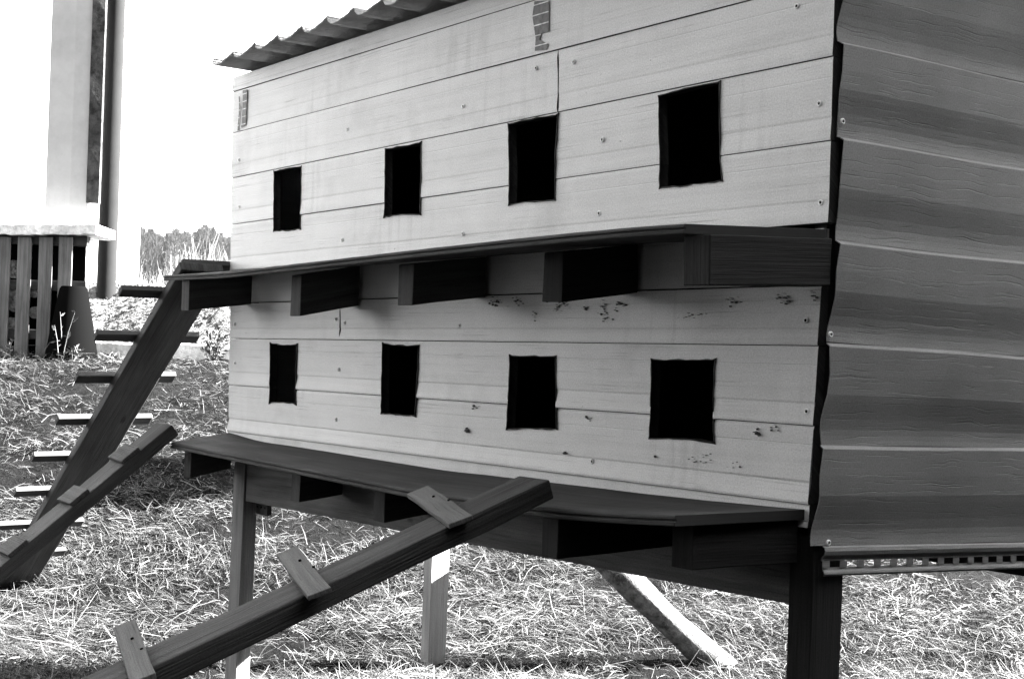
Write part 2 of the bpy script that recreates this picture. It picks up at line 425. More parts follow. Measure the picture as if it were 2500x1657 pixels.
def front_wall(seams, xl, xr, holes, slits, amp=(1,), thick=.020, gap=.0009):
    """boards between consecutive seams (top to bottom); every board carries the siding profile"""
    mb = MB()
    zf = lambda s, x: s[0] + s[1] * x
    for i in range(len(seams) - 1):
        st, sb = seams[i], seams[i + 1]
        gt, gb = (gap if i else 0), (gap if i < len(seams) - 2 else 0)
        L = lambda f, x: (zf(st, x) - gt) * (1 - f) + (zf(sb, x) + gb) * f
        xs = sorted(set([xl(0.5), xr(0.5)]))
        fr = [p[0] for p in PROF]
        pts, edges = [], []
        def addline(ps, closed=False):
            b = len(pts); pts.extend(ps); n = len(ps)
            edges.extend((b + k, b + (k + 1) % n) for k in range(n if closed else n - 1))
        xa = [xl(L(0, 0)), xl(L(1, 0))]; xb = [xr(L(0, W)), xr(L(1, W))]
        NX = 12
        for f in fr:
            a = xa[0] + (xa[1] - xa[0]) * f; b = xb[0] + (xb[1] - xb[0]) * f
            addline([Vector((a + (b - a) * k / NX, L(f, a + (b - a) * k / NX))) for k in range(NX + 1)])
        addline([Vector((xa[0] + (xa[1] - xa[0]) * f, L(f, xa[0]))) for f in (0, 1)]); addline([Vector((xb[0] + (xb[1] - xb[0]) * f, L(f, xb[0]))) for f in (0, 1)])
        mine = [h for h in holes + slits if max(p.y for p in h) > min(L(1, h[0].x), L(1, h[0].x)) and min(p.y for p in h) < L(0, h[0].x)]
        for h in mine: addline(h, True)
        V, _, FF, _, _, _ = delaunay_2d_cdt(pts, edges, [], 0, 1e-6)
        fr_of = lambda p: ((zf(st, p.x) - gt) - p.y) / max(1e-6, (zf(st, p.x) - gt) - (zf(sb, p.x) + gb))
        tris = []
        for f in FF:
            c = sum((V[k] for k in f), Vector((0, 0))) / len(f)
            ff = fr_of(c)
            if ff < -.001 or ff > 1.001 or c.x < min(xa) - .02 or c.x > max(xb) + .02: continue
            if any(inside(c, h) for h in mine): continue
            tris.append(list(f))
        used = sorted({k for t in tris for k in t}); idx = {k: j for j, k in enumerate(used)}
        wob = random.uniform(0, 6)
        fv = []
        for k in used:
            p = V[k]; ff = min(1, max(0, fr_of(p)))
            fv.append(Vector((p.x, -(.004 + (prof(ff) - .004) * amp[min(i, len(amp) - 1)]) - .0012 * math.sin(p.x * 2.3 + wob), p.y)))
        n = len(fv); bv = [Vector((p.x, thick, p.z)) for p in fv]
        T = [[idx[k] for k in t] for t in tris]
        cnt = {}
        for t in T:
            for a, b in zip(t, t[1:] + t[:1]): cnt[(a, b)] = 1
        rim = [[a, n + a, n + b, b] for (a, b) in cnt if (b, a) not in cnt]
        off = random.uniform(0, 30)
        vs = fv + bv; fs = T + [[n + k for k in reversed(t)] for t in T] + rim
        mb.add(vs, fs, [[(vs[k].x + off, vs[k].z + off + vs[k].y) for k in f] for f in fs])
    return mb
def cut_edges(o):
    o.data.materials.append(M['cut_edge'])
    for p_ in o.data.polygons:
        if abs(p_.normal.y) < .3 and abs(p_.center.y - .008) < .004: p_.material_index = 1
    return o
xl = lambda z: -.026 + (.031 + .026) * (2.179 - z) / (2.179 - .932)
xr = lambda z: 2.7225 - .018 * max(0, (1.5 - z)) / .57
up_holes = HP[:4]; lo_holes = HP[4:]
wall_up = cut_edges(front_wall([TOPL] + S, xl, xr, up_holes, SP[:1], (.3, .3, .3, .35, .35)).build('front_wall', M['white_board'], coop))
wall_lo = cut_edges(front_wall(LOW, xl, lambda z: xr(z) - .012, lo_holes, SP[1:], (.6, .7, 1, .6)).build('front_wall', M['white_board'], coop))
# board between the two walls, behind the upper shelf
mb = MB(); zt, zb = S[4][0], LOW[0][0]
mb.box((.02, .004, zb + .004), (W - .04, 0, (LOW[0][0] + LOW[0][1] * W) - zb), (0, 0, zt - zb - .007), (0, .016, 0), 8)
mb.build('front_wall', M['white_board'], coop)

# scorched saw-cut rims round the openings
def rims(polys, par, y):
    for poly in polys:
        mb = MB(); n = len(poly); mid = sum(poly, Vector((0, 0))) / n
        out = []
        for i, p_ in enumerate(poly):
            t_ = (poly[(i + 1) % n] - poly[i - 1]).normalized(); nr = Vector((t_.y, -t_.x))
            if nr.dot(p_ - mid) < 0: nr = -nr
            out.append(p_ + nr * random.uniform(.0012, .0034))
        for i in range(n):
            j = (i + 1) % n; a, b, c, d = poly[i], poly[j], out[j], out[i]
            mb.add([(v.x, y, v.y) for v in (a, b, c, d)] + [(v.x, .006, v.y) for v in (a, b, c, d)], [[0, 1, 2, 3], [2, 3, 7, 6], [0, 1, 5, 4]])
        mb.build('opening_rim', M['cut_edge'], par, recalc=True)
rims(up_holes, wall_up, -.0066); rims(lo_holes, wall_lo, -.0072)

# body: studs, end and back walls, floor, ceiling, partitions
def part(name, m, *boxes, bevel=.002, n=6, jit=.0006, parent=coop):
    mb = MB()
    for bx in boxes: mb.box(*bx, n=n, jit=jit)
    return mb.build(name, m, parent, bevel)
ztop = 2.175
part('corner_stud', M['dark_wood'], ((W - .06, .0215, .86), (0, 0, ztop - .87), (.034, 0, 0), (0, .05, 0)))
part('corner_stud', M['old_wood'], ((.034, .0215, .86), (0, 0, ztop - .87), (.05, 0, 0), (0, .05, 0)))
part('end_wall', M['white_board'], ((-.0, .0215, .9), (0, D - .03, 0), (0, 0, ztop - .9), (.016, 0, 0)))
part('back_wall', M['white_board'], ((0.02, D - .008, .9), (W - .03, 0, 0), (0, 0, ztop - .9), (0, .016, 0)))
part('floor', M['inside'], ((.036, .022, .875), (W - .1, 0, 0), (0, D - .04, 0), (0, 0, .02)))
part('middle_floor', M['inside'], ((.036, .074, 1.44), (W - .1, 0, 0), (0, D - .09, 0), (0, 0, .02)))
part('inner_lining', M['inside'], ((W - .05, .075, .9), (0, D - .09, 0), (0, 0, ztop - .91), (.012, 0, 0)))
part('ceiling', M['inside'], ((.0, .024, ztop + .002), (W - .002, 0, 0), (0, D - .04, 0), (0, 0, .012)))
for i in range(3):
    x = W * (i + 1) / 4 + .02
    part('partition', M['inside'], ((x, .074, .9), (0, D - .1, 0), (0, 0, .535), (.014, 0, 0)), ((x, .074, 1.465), (0, D - .1, 0), (0, 0, .70), (.014, 0, 0)))

# legs and beams
xa = at(541, 1100, 1, 0).x; xb = at(566, 1100, 1, 0).x; yb = at(598, 1100, 0, xb).y
print('front leg', xa, xb, yb)
def leg(x0, x1, y0, y1, zt, dx=-.01, m='post_wood'):
    zb = float(gz((x0 + x1) / 2, (y0 + y1) / 2)) - .08
    return part('leg', M[m], ((x0, y0, zt), (dx, 0, zb - zt), (x1 - x0, 0, 0), (0, y1 - y0, 0)))
lw = xb - xa
leg(xa, xb, .0, yb, .874, -.025)
fx0 = at(1825, 1300, 1, 0).x; fx1 = fx0 + .062; fy1 = at(1948, 1345, 0, fx1).y
print('right leg', fx0, fx1, fy1)
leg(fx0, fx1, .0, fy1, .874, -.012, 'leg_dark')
p = at(1000, 1300, 0, .055); q = at(1040, 1300, 0, .055)
leg(.0, .055, p.y, q.y, .874, -.012, 'pale_post')
leg(fx0, fx1, D - .08, D, .874, 0)
zbl = at(598, 1165, 1, 0).z; zbr = at(1825, 1397, 1, 0).z
mb = MB(); mb.box((xb + .002, .004, zbl), (fx0 - xb - .004, 0, zbr - zbl), (0, 0, .135), (0, .04, 0), 10, .001); mb.build('front_beam', M['beam_wood'], coop, .003)
mb = MB(); mb.box((-.02, p.y - .032, .735), (W + .02, 0, 0), (0, 0, .138), (0, .03, 0), 10, .001); mb.build('back_beam', M['old_wood'], coop, .003)
mb = MB(); mb.box((xb + .001, .0445, .66), (0, 0, .11), (.085, 0, 0), (0, .018, 0), 2, .001); br = mb.build('leg_bracket', M['old_wood'], coop, .002)
for i in range(6):
    q = Vector((xb + .014 + .028 * (i % 3), .046, .685 + .05 * (i // 3))); mb = MB(); mb.tube([q, q - Vector((0, .0035, 0))], [.003, .003], 8); mb.build('nail', M['black'], br)

# shelves
def shelf(front, back, y0, y1, th, name='shelf'):
    """front/back: photo points of the top edges; the front edge runs from y0 (left) to y1 (right)"""
    A = Vector((0, y0, 0)); B = Vector((W, y1, 0)); n = (B - A).cross(Vector((0, 0, 1)))
    fp = [on_plane(x, y, A, n) for x, y in front]; bp = [src(x, y, 1, -.004 if y0 else 0) for x, y in back]
    def samp(ps, t):
        tt = t * (len(ps) - 1); i = min(int(tt), len(ps) - 2); return ps[i].lerp(ps[i + 1], tt - i)
    def resample(ps, m):
        L = [0]
        for a, b in zip(ps, ps[1:]): L.append(L[-1] + (b - a).length)
        out = []
        for k in range(m):
            s = L[-1] * k / (m - 1); i = max(j for j in range(len(ps) - 1) if L[j] <= s + 1e-9)
            out.append(ps[i].lerp(ps[i + 1], min(1, (s - L[i]) / max(1e-9, L[i + 1] - L[i]))))
        return out
    N = 40; fp = resample(fp, N); bp = resample(bp, N)
    # smooth the measured bends a little
    for _ in range(2):
        for P in (fp, bp):
            Q = [v.copy() for v in P]
            for k in range(1, N - 1): P[k] = (Q[k - 1] + Q[k] * 2 + Q[k + 1]) / 4
    vs, fs, us = [], [], []
    u = 0
    for k in range(N):
        f, b = fp[k], bp[k]; dn = Vector((0, 0, -th)); fw = (f - b).normalized()
        # a tongue along the front edge: rounded top, groove, lower lip
        prof_ = [b, f - fw * .003, f + dn * .14, f + dn * .36, f + dn * .44 - fw * .004, f + dn * .56 - fw * .004, f + dn * .64, f + dn * .9, f + dn - fw * .002, b + dn]
        vs += [v + Vector((0, 0, random.uniform(-.0004, .0004))) for v in prof_]
    m = 10
    w = [0, .3, .303, .306, .31, .314, .318, .322, .326, .6, .63]
    for k in range(N - 1):
        for j in range(m):
            j2 = (j + 1) % m
            fs.append([k * m + j, k * m + j2, (k + 1) * m + j2, (k + 1) * m + j])
            x0, x1 = W * k / N, W * (k + 1) / N
            us.append([(x0, w[j]), (x0, w[j + 1]), (x1, w[j + 1]), (x1, w[j])])
    fs += [list(range(m)), [(N - 1) * m + j for j in range(m)]]; us += [[(j * .01, .3) for j in range(m)]] * 2
    mb = MB(); mb.add(vs, fs, us); return mb.build(name, M['shelf_wood'], coop, .001)
ush = shelf([(399, 672), (544, 665), (835, 631), (1038, 607), (1180, 591), (1400, 568), (1557, 553), (1670, 546)],
            [(569, 662), (800, 640), (1200, 608), (1600, 572), (2020, 560)], -.25, -.37, .019)
lsh = shelf([(417, 1079), (600, 1115), (790, 1153), (1014, 1197), (1334, 1240), (1500, 1252), (1648, 1257)],
            [(559, 1055), (632, 1077), (746, 1093), (1100, 1150), (1200, 1160), (1700, 1219), (1965, 1243)], -.20, -.37, .021)
# joists that carry the shelves: (right edge at wall, right edge at the front end, width, top y, bottom y) in photo points
def joist(xw, xe, yt, yb_, wd, zt, m='old_wood', shelf_=None):
    X = at(xw, (yt + yb_) / 2, 1, -.01).x; Y = at(xe, (yt + yb_) / 2, 0, X).y
    z0 = at(xw, yb_, 1, -.01).z; z1 = at(xe, yb_ , 0, X).z
    mb = MB(); mb.box((X - wd, -.012, zt[1]), (0, Y + .012, zt[0] - zt[1]), (wd, 0, 0), (0, 0, z0 - zt[1]), 3, .0012)
    return mb.build('joist', M[m], shelf_ or coop, .002)
def ztab(sh, x, which):
    """underside height of a shelf near x (front, back)"""
    vs = [v.co for v in sh.data.vertices]; i = min(range(0, len(vs), 10), key=lambda k: abs(vs[k].x - x)); 
    return vs[i + 8].z - .001, vs[i + 9].z - .001
for xw, xe, yt, yb_ in ((583, 437, 650, 703), (832, 695, 645, 706), (1125, 955, 600, 686), (1475, 1300, 590, 677), (1922, 1640, 570, 660)):
    X = at(xw, (yt + yb_) / 2, 1, -.01).x
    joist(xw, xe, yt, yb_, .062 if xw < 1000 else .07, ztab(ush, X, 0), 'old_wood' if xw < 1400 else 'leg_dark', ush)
for xw, xe, yt, yb_ in ((535, 441, 1040, 1082), (794, 693, 1100, 1142), (990, 888, 1150, 1189), (1560, 1290, 1190, 1260), (1845, 1600, 1190, 1300)):
    X = at(xw, (yt + yb_) / 2, 1, -.01).x
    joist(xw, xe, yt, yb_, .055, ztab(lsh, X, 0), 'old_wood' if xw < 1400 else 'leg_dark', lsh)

# roof: a corrugated sheet that overhangs the front
def roof():
    mb = MB(); x0, x1, y0, y1 = -.01, W + .12, -.10, D + .14
    n = 340; pit = .163; amp = .013; th = .006; rows = [y0 + (y1 - y0) * k / 4 for k in range(5)]
    vs = []; 
    def z(x, y):
        ph = (x - x0) / pit * 2 * math.pi
        s = 1 - 2 * abs(math.sin(ph / 2)) ** .8
        return ztop + .034 + amp * s + .004 * math.sin(x * 3.1) + .03 * (y - y0) * 0
    for y in rows:
        e = [random.uniform(-.002, .002) for _ in range(n + 1)] if y == y0 else [0] * (n + 1)
        for k in range(n + 1):
            x = x0 + (x1 - x0) * k / n; zz = z(x, y); vs.append((x + (zz - ztop - .034) * 1.5, y + e[k], zz))
    N = len(vs); vs += [(x, y, zz + th) for x, y, zz in vs]
    fs = []; m = n + 1
    for r in range(4):
        for k in range(n):
            a = r * m + k; fs.append([a, a + 1, a + m + 1, a + m]); fs.append([N + a, N + a + m, N + a + m + 1, N + a + 1])
    for k in range(n):
        fs.append([k, N + k, N + k + 1, k + 1]); a = 4 * m + k; fs.append([a, a + 1, N + a + 1, N + a])
    for r in range(4):
        a = r * m; fs.append([a, a + m, N + a + m, N + a]); b = r * m + n; fs.append([b, N + b, N + b + m, b + m])
    mb.add(vs, fs); mb.sm = [True] * len(mb.sm)
    return mb.build('roof', M['roof'], coop)
roof()

# side wall: horizontal siding panels put on upside down, nailing hem at the bottom
SEAM = [((1940, 92), (2366, 187)), ((1945, 315), (2366, 387)), ((1930, 555), (2366, 603)), ((1925, 790), (2366, 822)), ((1905, 1030), (2366, 1036)), ((1910, 1265), (2366, 1256))]
def sline(a, b):
    P, Q = at(*a, 0, W + .02), at(*b, 0, W + .02); s = (Q.z - P.z) / (Q.y - P.y); return (P.z - s * P.y, s)
SL = [sline(a, b) for a, b in SEAM]
SL = [(SL[0][0] + .2 * k, SL[0][1]) for k in (2, 1)] + SL
SPROF = [(0, .0066), (.006, .0085), (.028, .0165), (.036, .0178), (.30, .0180), (.50, .0165), (.57, .014), (.74, .0065), (.84, .0038), (.90, .0040), (.95, .0050), (.985, .0062), (1, .0066)]
def siding_wall():
    mb = MB(); ys = [.005 + (D + .005) * k / 16 for k in range(17)]
    for i in range(len(SL) - 1):
        a, b = SL[i], SL[i + 1]; vs = []; off = random.uniform(0, 40); ed = random.uniform(-.004, .004)
        ph = random.uniform(0, 6)
        for k, y in enumerate(ys):
            for t, o in SPROF:
                yy = y + (ed + .004 * math.sin(t * 9 + ph) if k == 0 else 0)
                z = (a[0] + a[1] * yy) * (1 - t) + (b[0] + b[1] * yy) * t + .001 * math.sin(yy * 9 + ph)
                z = min(z, ztop + .02)
                ln_ = max(0, 1.45 - z) / .6; vs.append(Vector((W + .002 - .02 * ln_ + o * .88 * (1 + .12 * math.sin(yy * 5 + ph)), yy - (.018 * ln_ if k == 0 else 0), z)))
        m = len(SPROF); fs = []; us = []
        for k in range(len(ys) - 1):
            for j in range(m - 1):
                f = [k * m + j, k * m + j + 1, (k + 1) * m + j + 1, (k + 1) * m + j]; fs.append(f)
                us.append([(vs[q].y + off, (1 - SPROF[q % m][0]) * .2 + off) for q in f])
        mb.add(vs, fs, us)
    o = mb.build('side_wall', M['siding'], coop)
    sd = o.modifiers.new('sheet', 'SOLIDIFY'); sd.thickness = .0016; sd.offset = -1
    return o
side = siding_wall()
def hem():
    z = lambda y: SL[-1][0] + SL[-1][1] * y
    mb = MB(); ys = [.012 + (D - .02) * k / 20 for k in range(21)]
    pr = [(.0075, 0), (.0125, -.003), (.0145, -.010), (.0125, -.018), (.008, -.022), (.005, -.026), (.005, -.030)]
    lo = [(.005, -.043), (.006, -.047), (.0095, -.052), (.0105, -.056), (.008, -.060)]
    for P in (pr, lo):
        vs = [(W + .004 - .02 + o, y + (.004 if dz < -.03 else 0) , z(y) + dz) for y in ys for o, dz in P]; m = len(P); fs = []
        for k in range(len(ys) - 1):
            for j in range(m - 1): fs.append([k * m + j, k * m + j + 1, (k + 1) * m + j + 1, (k + 1) * m + j])
        mb.add(vs, fs, [[(vs[q][1], vs[q][2]) for q in f] for f in fs])
    y = .012
    while y < D - .05:                                  # webs between the nailing slots
        vs = [(W - .009, y, z(y) - .030), (W - .009, y + .021, z(y + .021) - .030), (W - .009, y + .021, z(y + .021) - .043), (W - .009, y, z(y) - .043)]
        mb.add(vs, [[0, 1, 2, 3]]); y += .052
    o = mb.build('nailing_hem', M['siding'], coop)
    sd = o.modifiers.new('sheet', 'SOLIDIFY'); sd.thickness = .0014; sd.offset = -1
hem()

# screws: a bright ring round a dark socket
def screw_mesh():
    mb = MB(); seg = 14; pr = [(.0052, .001), (.0050, -.0018), (.0042, -.0026), (.0030, -.0026), (.0026, -.0012)]
    vs = [(r * math.cos(2 * math.pi * k / seg), y, r * math.sin(2 * math.pi * k / seg)) for r, y in pr for k in range(seg)]
    fs = [[i * seg + k, i * seg + (k + 1) % seg, (i + 1) * seg + (k + 1) % seg, (i + 1) * seg + k] for i in range(len(pr) - 1) for k in range(seg)]
    mb.add(vs, fs, None, True); return mb
SCREWS = [(1309, 167), (1401, 152), (1471, 341.5), (1463, 521), (2001, 253.6), (2004.5, 494.6), (1946, 16), (1131, 260), (849, 316), (836, 586), (1130, 571), (584, 391), (585, 505)]
SCREWL = [(573, 791), (821, 779), (842, 788), (1123, 795), (574, 886), (827, 902), (820, 1023.6), (1968, 782), (1970, 1004), (1446, 1126)]
SCREWS_SIDE = [(2061, 295), (2037, 816), (2022, 1182), (2035, 1329)]
proto = screw_mesh().build('screw', M['metal'], wall_up)
sk = MB(); sk.add([(.0028 * math.cos(k * math.pi / 3), -.0013, .0028 * math.sin(k * math.pi / 3)) for k in range(6)], [list(range(6))])
me2 = proto.data; sk_o = sk.build('tmp_socket', M['black'], wall_up)
bm = bmesh.new(); bm.from_mesh(me2); nb = len(bm.faces); bm.from_mesh(sk_o.data); bm.faces.ensure_lookup_table()
for fc in bm.faces[nb:]: fc.material_index = 1
bm.to_mesh(me2); bm.free(); me2.materials.append(M['black']); bpy.data.objects.remove(sk_o)
first = True
for par, lst, sd in ((wall_up, SCREWS, 0), (wall_lo, SCREWL, 0), (side, SCREWS_SIDE, 1)):
    for x, y in lst:
        o = proto if first else proto.copy()
        if not first: COL.objects.link(o); o.parent = par
        first = False
        if sd:
            q = src(x, y, 0, W + .02); o.rotation_euler = (0, 0, math.pi / 2); o.location = (W + .0125 - .02 * max(0, 1.45 - q.z) / .6, q.y + (.004 if y < 1000 else .016), q.z)
        else:
            q = src(x, y, 1, -.004); o.location = (q.x, -.0045, q.z)
        o.scale = (1.2, 1.0, 1.2)

# remnants of printed film, cracks and dirt on the front wall
def patch(poly, name, m, off, parent, y=-.0075):
    q = [src(*p, 1, y) for p in poly]
    mb = MB(); cx_ = sum(v.x for v in q) / len(q)
    mb.prism([Vector((v.x, y, v.z)) for v in q], (0, -.0006, 0)); return mb.build(name, m, parent)
patch([(1305, 4), (1340, 1), (1340, 78), (1322, 81), (1317, 98), (1339, 108), (1336, 122), (1306, 125), (1308, 95), (1304, 66), (1300, 40)], 'torn_label', M['label'], 0, wall_up)
patch([(593, 221), (604, 219), (602, 260), (600, 306), (589, 312), (592, 270)], 'torn_label', M['label'], 0, wall_up)
patch([(583, 236), (585.5, 236), (587, 262), (583, 318), (580, 320), (584, 262)], 'torn_label', M['label'], 0, wall_up)
def specks():
    mb = MB()
    C_ = [((1215, 738), 26, 14), ((1260, 733), 14, 8), ((1380, 735), 14, 10), ((1335, 732), 8, 8), ((1365, 752), 14, 10), ((1515, 742), 18, 8), ((1430, 753), 8, 6), ((1475, 745), 10, 9), ((1790, 732), 22, 7), ((1920, 728), 26, 16), ((1985, 722), 10, 6), ((1310, 770), 10, 5), ((1475, 770), 18, 8), ((1680, 770), 40, 8),
          ((1850, 1055), 8, 10), ((1895, 1048), 14, 4), ((1435, 1020), 8, 4), ((1700, 1120), 60, 9), ((1600, 1112), 6, 3), ((1800, 1140), 22, 4), ((1380, 1105), 4, 14), ((1140, 1050), 4, 40), ((1160, 995), 9, 4)]
    for (cx_, cy_), r, n in C_:
        for _ in range(int(n * 1.7)):
            x = random.gauss(cx_, r * .45); y = random.gauss(cy_, min(r, 14) * .5); q = src(x, y, 1, -.006)
            s = abs(random.gauss(.0, .0006)) + .0004; k = random.randint(5, 7); el = random.uniform(.6, 1.8)
            pts = [Vector((q.x + s * math.cos(2 * math.pi * i / k) * random.uniform(.6, 1.2), -.0098, q.z + s * el * math.sin(2 * math.pi * i / k) * random.uniform(.6, 1.2))) for i in range(k)]
            mb.prism(pts, (0, .0094, 0))
    return mb.build('dirt_specks', M['dirt'], wall_lo, kind='stuff')
specks()

# ------------------------------------------------------------------ plank ladders
LG = 'plank ladders leaning on the bird house'
def ladder(label, p0, p1, wvec, th, cleats, m='ladder_wood', cl=(.24, .045, .018), over=0.0, offs=0.0):
    """plank from p0 (top) to p1; wvec = width vector; thickness th below; cleats: list of (distance, skew)"""
    p0, p1, wv = Vector(p0), Vector(p1), Vector(wvec); d = (p1 - p0); L = d.length; d = d / L
    n = wv.cross(d); n = n if n.z > 0 else -n; n.normalize()
    t = thing('plank_ladder', label, 'ladder', p1, LG)
    mb = MB(); mb.box(p0 - wv / 2 - n * th, d * L, wv, n * th, 14, .0012); mb.build('plank', M[m], t, .004)
    for s, skew, ln, wd, hh, sh in cleats:
        c = p0 + d * s; wd_dir = (wv.normalized() + d * skew).normalized(); al = d - wd_dir * d.dot(wd_dir); al.normalize()
        mb = MB(); o = c - wd_dir * (ln / 2) + wv.normalized() * sh - al * wd / 2 + n * .0005
        mb.box(o, wd_dir * ln, al * wd, n * hh, 4, .0008); mb.build('cleat', M['rough_wood' if 0 else m], t, .003)
    return t
# far ladder: climbs to the left end of the upper shelf
yA = -.20; wA = .16
a0 = src(407, 691, 1, yA); a1 = src(259, 950, 1, yA); sl = (a1.z - a0.z) / (a1.x - a0.x)
top = Vector((a0.x + .10, yA + wA / 2, a0.z + .10 * sl)); xe = a0.x - a0.z / sl - .06
bot = Vector((xe, yA + wA / 2, a0.z + (xe - a0.x) * sl))
dA = (bot - top).normalized()
cl = []
nA = Vector((0, 1, 0)).cross(dA); nA = nA if nA.z > 0 else -nA
def find_s(y):
    lo, hi = -.2, 4.0
    for _ in range(40):
        m = (lo + hi) / 2
        if project(top + dA * m + nA * .014 + Vector((0, -.02, 0)))[1] < y: lo = m
        else: hi = m
    return lo
for i, y in enumerate((None, 676, 776, 870, 967, 1051, 1130, 1208, 1278)):
    cl.append((find_s(y) if i else .028, random.uniform(-.05, .0), random.uniform(.37, .40) if i else .29, random.uniform(.042, .052), .022, random.uniform(-.035, -.005) if i else .085))
ladder('steep plank ladder with thin protruding rungs, rising to the far end of the upper shelf', top, bot, (0, wA, 0), .036, cl)
# ladder from the left end of the lower shelf towards the viewer's left
bz = lambda y: .956 + (y + .201) / (-.762 + .201) * (.504 - .956)
yg = -1.32
wB = .135
cl = []
for y in (-.335, -.505, -.70, -.92, -1.12): cl.append((math.hypot(y + .2, bz(y) - bz(-.2)), random.uniform(-.05, .05), .138, .075, .014, 0))
ladder('short plank ladder with flush cleats at the left end of the lower shelf', (-wB / 2, -.2, bz(-.2)), (-wB / 2, yg, bz(yg)), (wB, 0, 0), .045, cl, 'ramp_wood')
# near ladder
cz = lambda y: .959 + (y + .368) / (-1.193 + .368) * (.667 - .959)
wC = .105; xC = 2.301 - wC / 2; ye = -2.55
P0 = Vector((xC, -.352, cz(-.352)))
lc = ladder('long rough plank ladder with broad skewed cleats in front of the lower shelf', P0, (xC, ye, cz(ye)), (wC, 0, 0), .044, [], 'rough_wood')
n_ = Vector((0, -.354, 1)).normalized()
for qd in (((942, 1150), (992, 1131), (1087, 1187), (1040, 1222)), ((641, 1290), (690, 1271), (770, 1352), (713, 1390)), ((265, 1462), (316, 1440), (357, 1560), (305, 1592))):
    c_ = [on_plane(x * K, y * K, P0 + n_ * .001, n_) for x, y in qd]
    mb = MB(); mb.box(c_[0], c_[3] - c_[0], c_[1] - c_[0], n_ * .011, 5, .0012); cl_o = mb.build('cleat', M['cleat_wood'], lc, .002)
    for a_, b__ in ((.62, .35), (.85, .6)):
        q = c_[0] + (c_[3] - c_[0]) * b__ + (c_[2] - c_[3]) * 0 + ((c_[1] - c_[0]) * (1 - a_)); q = (c_[0].lerp(c_[1], .5)).lerp(c_[3].lerp(c_[2], .5), .5)
        q = c_[0].lerp(c_[1], a_).lerp(c_[3].lerp(c_[2], a_), b__)
        mb = MB(); mb.tube([q + n_ * .008, q + n_ * .0135], [.0032, .0030], 8); mb.build('nail', M['black'], cl_o)

# ------------------------------------------------------------------ log leaning under the coop
def on_ground(x, y):
    d = ray(x * K, y * K); t = 2.0
    while t < 60:
        p_ = CAM + d * t
        if p_.z < float(gz(p_.x, p_.y)): return p_
        t += .01
t1 = on_ground(1692, 1535); t1.z -= .03
nn = ray(1705 * K, 1535 * K).cross(ray(1447 * K, 1335 * K)).normalized()
o_ = Vector((.06, .9, .235)); tq = (CAM - o_).dot(nn) / SUN.dot(nn); Q = o_ + SUN * tq
t0 = t1 + (Q - t1) * 1.12
print('log', t1, Q, t0)
mb = MB(); pts = [t0.lerp(t1, k / 10) + Vector((.012 * math.sin(k * .7), 0, .016 * math.sin(k * .55))) for k in range(11)]
mb.tube(pts, [.056 + .004 * math.sin(k * 1.7) for k in range(11)], 20, True, True, .06)
tag(mb.build('pale_log', M['bark'], None), 'pale barked log leaning in the straw beneath the bird house', 'log')

# ------------------------------------------------------------------ left background
def quadbox(d, x0, x1, y0, y1, depth):
    """photo rectangle at distance d, made a box going back by depth"""
    a = atd(x0, y1, d); b = atd(x1, y1, d); c = atd(x0, y0, d)
    return (a, b - a, Vector((0, 0, c.z - a.z)), FW * depth)
# white building
wd = (RT * .86 + FW * .5).normalized(); e = far(14.2, lat(316, 14.2), 1.75)
nrm = Vector((wd.y, -wd.x, 0)); 
wb = thing('white_building', 'bright white plastered building wall behind the grey panel at the left', 'building', e)
mb = MB(); mb.box(e - Vector((0, 0, .4)), wd * -7, Vector((0, 0, 4.6)), -nrm * 4, 1); mb.build('wall', M['plaster'], wb)
mb = MB(); mb.box(e + Vector((0, 0, 4.205)) + nrm * .3 + wd * .3, wd * -7.6, Vector((0, 0, .12)), -nrm * 4.6, 1); mb.build('roof', M['roof'], wb)
# concrete slab on the upright pallet
DS = 11.5
a = atd(-60, 542, DS); b_ = atd(222, 542, DS)
mb = MB(); mb.box(a, b_ - a, Vector((0, 0, .085)), FW * .55, 20, .006); tag(mb.build('concrete_slab', M['concrete'], None, .006), 'light concrete slab lying on top of an upright pallet', 'slab')
zsl = a.z
pal = thing('pallet', 'grey wooden pallet set on edge under the concrete slab', 'pallet', far(DS + .06, lat(80, DS), 1.1))
for x0, x1 in ((-52, -22), (-6, 25), (42, 73), (91, 122), (137, 168)):
    a = atd(x0, 545, DS + .05); b_ = atd(x1, 545, DS + .05); zb_ = float(gz(a.x, a.y)) - .02
    mb = MB(); a.z = a.z - .006; b_.z = a.z; mb.box(a, Vector((0, 0, zb_ - a.z)), b_ - a, FW * .02, 3, .002); mb.build('slat', M['pallet_wood'], pal, .002)
for z in (1.28, 1.68, 2.05):
    a = atd(-55, 600, DS + .0725); b_ = atd(200, 600, DS + .0725); a.z = b_.z = z
    mb = MB(); mb.box(a, b_ - a, Vector((0, 0, .08)), FW * .09, 4, .002); mb.build('stringer', M['dark_wood'], pal, .002)
for x0, x1 in ((-52, -1), (0, 49), (50, 99), (100, 149), (150, 199)):  # black back boards fill the slat gaps in place of their shade
    a = atd(x0, 545, DS + .17); b_ = atd(x1, 545, DS + .17); zb_ = float(gz(a.x, a.y)) - .02
    mb = MB(); a.z -= .008; b_.z = a.z; mb.box(a, Vector((0, 0, zb_ - a.z)), b_ - a, FW * .02, 3, .002); mb.build('slat', M['black'], pal, .002)
